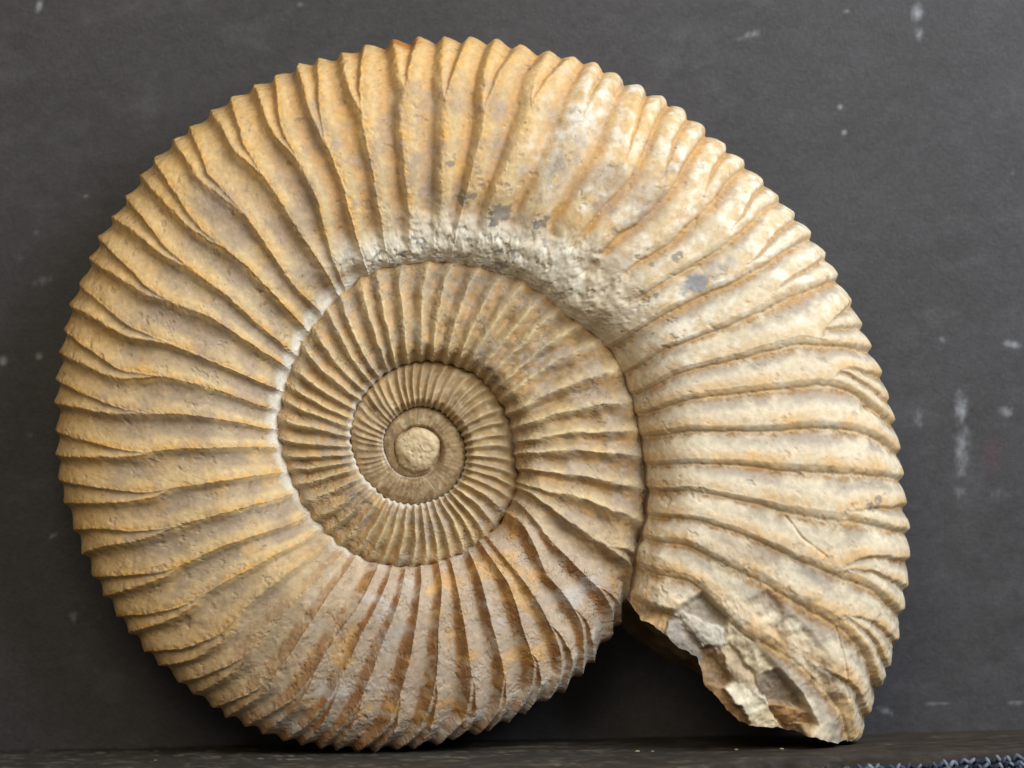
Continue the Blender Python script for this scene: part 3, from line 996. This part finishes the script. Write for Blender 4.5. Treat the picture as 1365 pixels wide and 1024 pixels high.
idl = np.arange(n0 * n1).reshape(n0, n1)
Fl = np.stack([idl[:-1, :-1], idl[:-1, 1:], idl[1:, 1:], idl[1:, :-1]], -1).reshape(-1, 4)
ledge = mesh_obj('ledge', Pl.reshape(-1, 3), Fl, np.clip(cl.reshape(-1, 3), 0.004, 0.6), LEDGE)
ledge['kind'] = 'structure'
ledge['label'] = 'worn grey-brown wooden ledge under the fossil'

# ------------------------------------------------------------------ the fossil
root = bpy.data.objects.new('ammonite_fossil', None)
col.objects.link(root)
root.empty_display_size = 0.02
root['label'] = 'large ribbed spiral ammonite fossil in cream and ochre stone, standing on the ledge'
root['category'] = 'fossil'


def grid_faces(nt, n, flip):
    idx = np.arange(nt * n).reshape(nt, n)
    F = np.stack([idx[:-1, :-1], idx[1:, :-1], idx[1:, 1:], idx[:-1, 1:]], -1)
    if flip:
        F = F[..., ::-1]
    return F


def add_whorl(g, Pw, name, label, cap=False):
    nt, n = Pw.shape[:2]
    Nw = vnormals(Pw, g['flip'])
    # outward: towards the viewer on the front flank
    j = g['nv'] // 2
    out = -1.0 if np.median(Nw[:, j, 1]) > 0 else 1.0
    Nw = Nw * out
    F = grid_faces(nt, n, out < 0).reshape(-1, 4)
    V = Pw.reshape(-1, 3)
    C = g['C'].reshape(-1, 3)
    Nf = Nw.reshape(-1, 3)
    own = g['own'][:-1, :-1].reshape(-1)
    isrib = (np.repeat((np.arange(n - 1) < g['nv'] + 20)[None, :], nt - 1, 0) & (g['s'][:-1, :-1] > 0.05) | (np.arange(n - 1) < 0)[None, :]).reshape(-1)

    def piece(nm, sel, parent):
        f = F[sel]
        u, inv = np.unique(f, return_inverse=True)
        return mesh_obj(nm, V[u], inv.reshape(-1, 4), C[u], STONE, parent, Nf[u])
    w = piece(name, ~isrib, root)
    if label:
        w['label'] = label
    for k in np.unique(own[isrib]):
        sel = isrib & (own == k)
        if sel.sum() > 30:
            piece('rib', sel, w)
    return w


w1 = add_whorl(G1, WG[0], 'outer_whorl', None)
w2 = add_whorl(G2, WG[1], 'middle_whorl', None)
w3 = add_whorl(G3, WG[2], 'inner_whorl', None)
w4 = add_whorl(G4, WG[3], 'first_whorl', None)

# broken end: closes the last whorl with a rough fracture
loop = G1['P'][0]
cen = loop.mean(0)
rings = 34
t_dir = np.array([math.sin(math.radians(A0)) * 1.0, -0.0, 0.0])
inward = G1['P'][40].mean(0) - cen
inward /= np.linalg.norm(inward)
CP = []
for i in range(rings + 1):
    f = i / rings
    q = loop * (1 - f) + cen * f
    push = 26 * math.sin(min(1, f * 1.6) * math.pi / 2)
    q = q + inward * push
    CP.append(q)
CP = np.array(CP)
amt = sstep(0.0, 0.12, np.linspace(0, 1, rings + 1))[:, None]
rg = fbm(CP, 55, 4, 50.0, 0.6)
CP = CP + inward[None, None, :] * ((22 * rg + 6 * fbm(CP, 14, 3, 51.0)) * amt)[..., None]
cc = np.zeros(CP.shape) + srgb(172, 148, 112)
cc = mixc(cc, srgb(120, 92, 62), np.clip(0.6 + 2.0 * rg, 0, 0.9))
cc = cc * (1 + 0.2 * fbm(CP, 10, 2, 52.0))[..., None]
m = CP.shape[1]
idc = np.arange((rings + 1) * m).reshape(rings + 1, m)
Fc = np.stack([idc[:-1], np.roll(idc[:-1], -1, 1), np.roll(idc[1:], -1, 1), idc[1:]], -1).reshape(-1, 4)
capo = mesh_obj('broken_end', to_world(CP).reshape(-1, 3), Fc, np.clip(cc.reshape(-1, 3), 0.01, 0.8), STONE, root)
capo['label'] = 'rough brown fracture where the last whorl is broken off'

# central knob of the first chamber
ng = 84
gu, gv = np.meshgrid(np.linspace(-1, 1, ng), np.linspace(-1, 1, ng), indexing='ij')
du_, dv_ = gu * np.sqrt(1 - gv * gv / 2), gv * np.sqrt(1 - gu * gu / 2)      # square to disc
rk = 44.0
kx_, ky_ = unproj_r(557, 599, 30)
zk = float(HW(1060.0))
rad = np.hypot(du_, dv_) * rk
K = np.stack([kx_ + rk * du_, ky_ + rk * dv_, 0 * du_], -1)
kn = fbm(K, 15, 3, 60.0)
rw = rad * (1 + 0.22 * fbm(K, 34, 3, 63.0))
dome = 13.0 * np.sqrt(np.clip(1 - (rw / 30.0) ** 2, 0, 1)) ** 0.9
K[..., 2] = zk - 9.5 + dome - 10 * sstep(29, 40, rw) + 2.2 * kn + 0.8 * fbm(K, 5, 2, 61.0) - 1.2 * sstep(0.15, 0.35, fbm(K, 9, 2, 62.0))
ck = np.zeros(K.shape) + srgb(208, 188, 152)
ck = mixc(ck, srgb(158, 126, 88), np.clip(0.1 + 1.6 * kn + 0.5 * sstep(24, 31, rw), 0, 0.8))
ck = ck * (1 + 0.15 * fbm(K, 5, 2, 64.0))[..., None]
idk = np.arange(ng * ng).reshape(ng, ng)
Fk = np.stack([idk[:-1, :-1], idk[:-1, 1:], idk[1:, 1:], idk[1:, :-1]], -1).reshape(-1, 4)
core = mesh_obj('core_knob', to_world(K).reshape(-1, 3), Fk, np.clip(ck.reshape(-1, 3), 0.01, 0.8), STONE, root)

# ------------------------------------------------------------------ woven blue cloth in front of the ledge
cloth = bpy.data.objects.new('woven_cloth', None)
col.objects.link(cloth)
cloth['label'] = 'blue and white woven cloth lying along the front of the ledge'
cloth['category'] = 'cloth'


def cloth_top(x):
    return ZL / S - np.interp(x, [120, 200, 700, 900], [27, 24, 7, 3]) + 1.2 * np.sin(x * 0.021) + 0.7 * np.sin(x * 0.057)


cu = np.linspace(120, 900, 120)
Pc = []
for i, x in enumerate(cu):
    y0 = front_y(x) - 9
    zc = cloth_top(x) - 1.5
    Pc.append([(x, y0 + 5, zc - 500), (x, y0 + 4.5, zc - 4), (x, y0 + 2, zc), (x, y0 - 1, zc - 3), (x, y0 - 2, zc - 500)])
Pc = np.array(Pc, float) * S
n0, n1 = Pc.shape[:2]
idc = np.arange(n0 * n1).reshape(n0, n1)
Fc = np.stack([idc[:-1, :-1], idc[:-1, 1:], idc[1:, 1:], idc[1:, :-1]], -1).reshape(-1, 4)
mesh_obj('cloth_base', Pc.reshape(-1, 3), Fc, np.zeros((n0 * n1, 3)) + srgb(40, 46, 62), CLOTH, cloth)
SV, SF, SCc = [], [], []
rs = np.random.RandomState(5)
uu, ww = np.meshgrid(np.linspace(0, 2 * math.pi, 9)[:-1], np.linspace(-1, 1, 7), indexing='ij')
offv = 0
for rowi in range(6):
    x = 122.0 + (rowi % 2) * 1.5
    while x < 890:
        y0 = front_y(x) - 11
        z0 = cloth_top(x) - 4 - rowi * 7.5
        for sgn in (-1, 1):
            a = math.radians(42 * sgn + rs.uniform(-18, 18))
            ln_ = 6.0 * rs.uniform(0.85, 1.12)
            rr = 2.4 * np.sqrt(np.clip(1 - ww ** 4, 0.0, 1)) * rs.uniform(0.85, 1.1)
            l_ = ww * ln_
            nxv, nzv = math.cos(a), -math.sin(a)
            px = x + sgn * 3.6 + l_ * math.sin(a) + rr * np.cos(uu) * nxv
            pz = z0 + l_ * math.cos(a) + rr * np.cos(uu) * nzv + rs.uniform(-1.6, 1.6)
            py = y0 - rr * np.sin(uu) - 2.4 * (1 - ww ** 2) + rs.uniform(-0.5, 0.5)
            SV.append((np.stack([px, py, pz], -1) * S).reshape(-1, 3))
            ii = np.arange(56).reshape(8, 7) + offv
            SF.append(np.stack([ii[:, :-1], np.roll(ii, -1, 0)[:, :-1], np.roll(ii, -1, 0)[:, 1:], ii[:, 1:]], -1).reshape(-1, 4))
            cc = srgb(128, 138, 156) if rs.rand() < 0.35 else (srgb(80, 90, 112) if rs.rand() < 0.6 else srgb(46, 52, 66))
            SCc.append(np.zeros((56, 3)) + cc * rs.uniform(0.5, 0.95))
            offv += 56
        x += 14.0 * rs.uniform(0.95, 1.05)
st = mesh_obj('woven_yarn', np.vstack(SV), np.vstack(SF), np.clip(np.vstack(SCc), 0, 0.8), CLOTH, cloth)
st['kind'] = 'stuff'

# ------------------------------------------------------------------ crumbs of stone on the ledge
for i, (x, yoff, rr) in enumerate([(203, 60, 2.6), (838, 60, 2.6), (858, 66, 2.0), (968, 62, 2.0), (1028, 66, 2.2)]):
    bm = bmesh.new()
    bmesh.ops.create_icosphere(bm, subdivisions=2, radius=rr * S)
    for v in bm.verts:
        v.co *= 1 + random.uniform(-0.22, 0.22)
        v.co.z *= 0.7
        v.co.x *= 1.4
    me = bpy.data.meshes.new('stone_crumb')
    bm.to_mesh(me)
    bm.free()
    at = me.color_attributes.new('stone', 'FLOAT_COLOR', 'POINT')
    c = srgb(170, 152, 122)
    at.data.foreach_set('color', np.tile(np.append(c, 1.0), len(me.vertices)).astype(np.float32))
    me.materials.append(STONE)
    o = bpy.data.objects.new('stone_crumb', me)
    col.objects.link(o)
    xx = (x - W / 2) * S
    o.location = (xx, -yoff * S, ZL - 1.2 * S)
    o['label'] = 'tiny pale crumb of stone lying on the ledge'
    o['category'] = 'crumb'
    o['group'] = 'stone crumbs on the ledge'
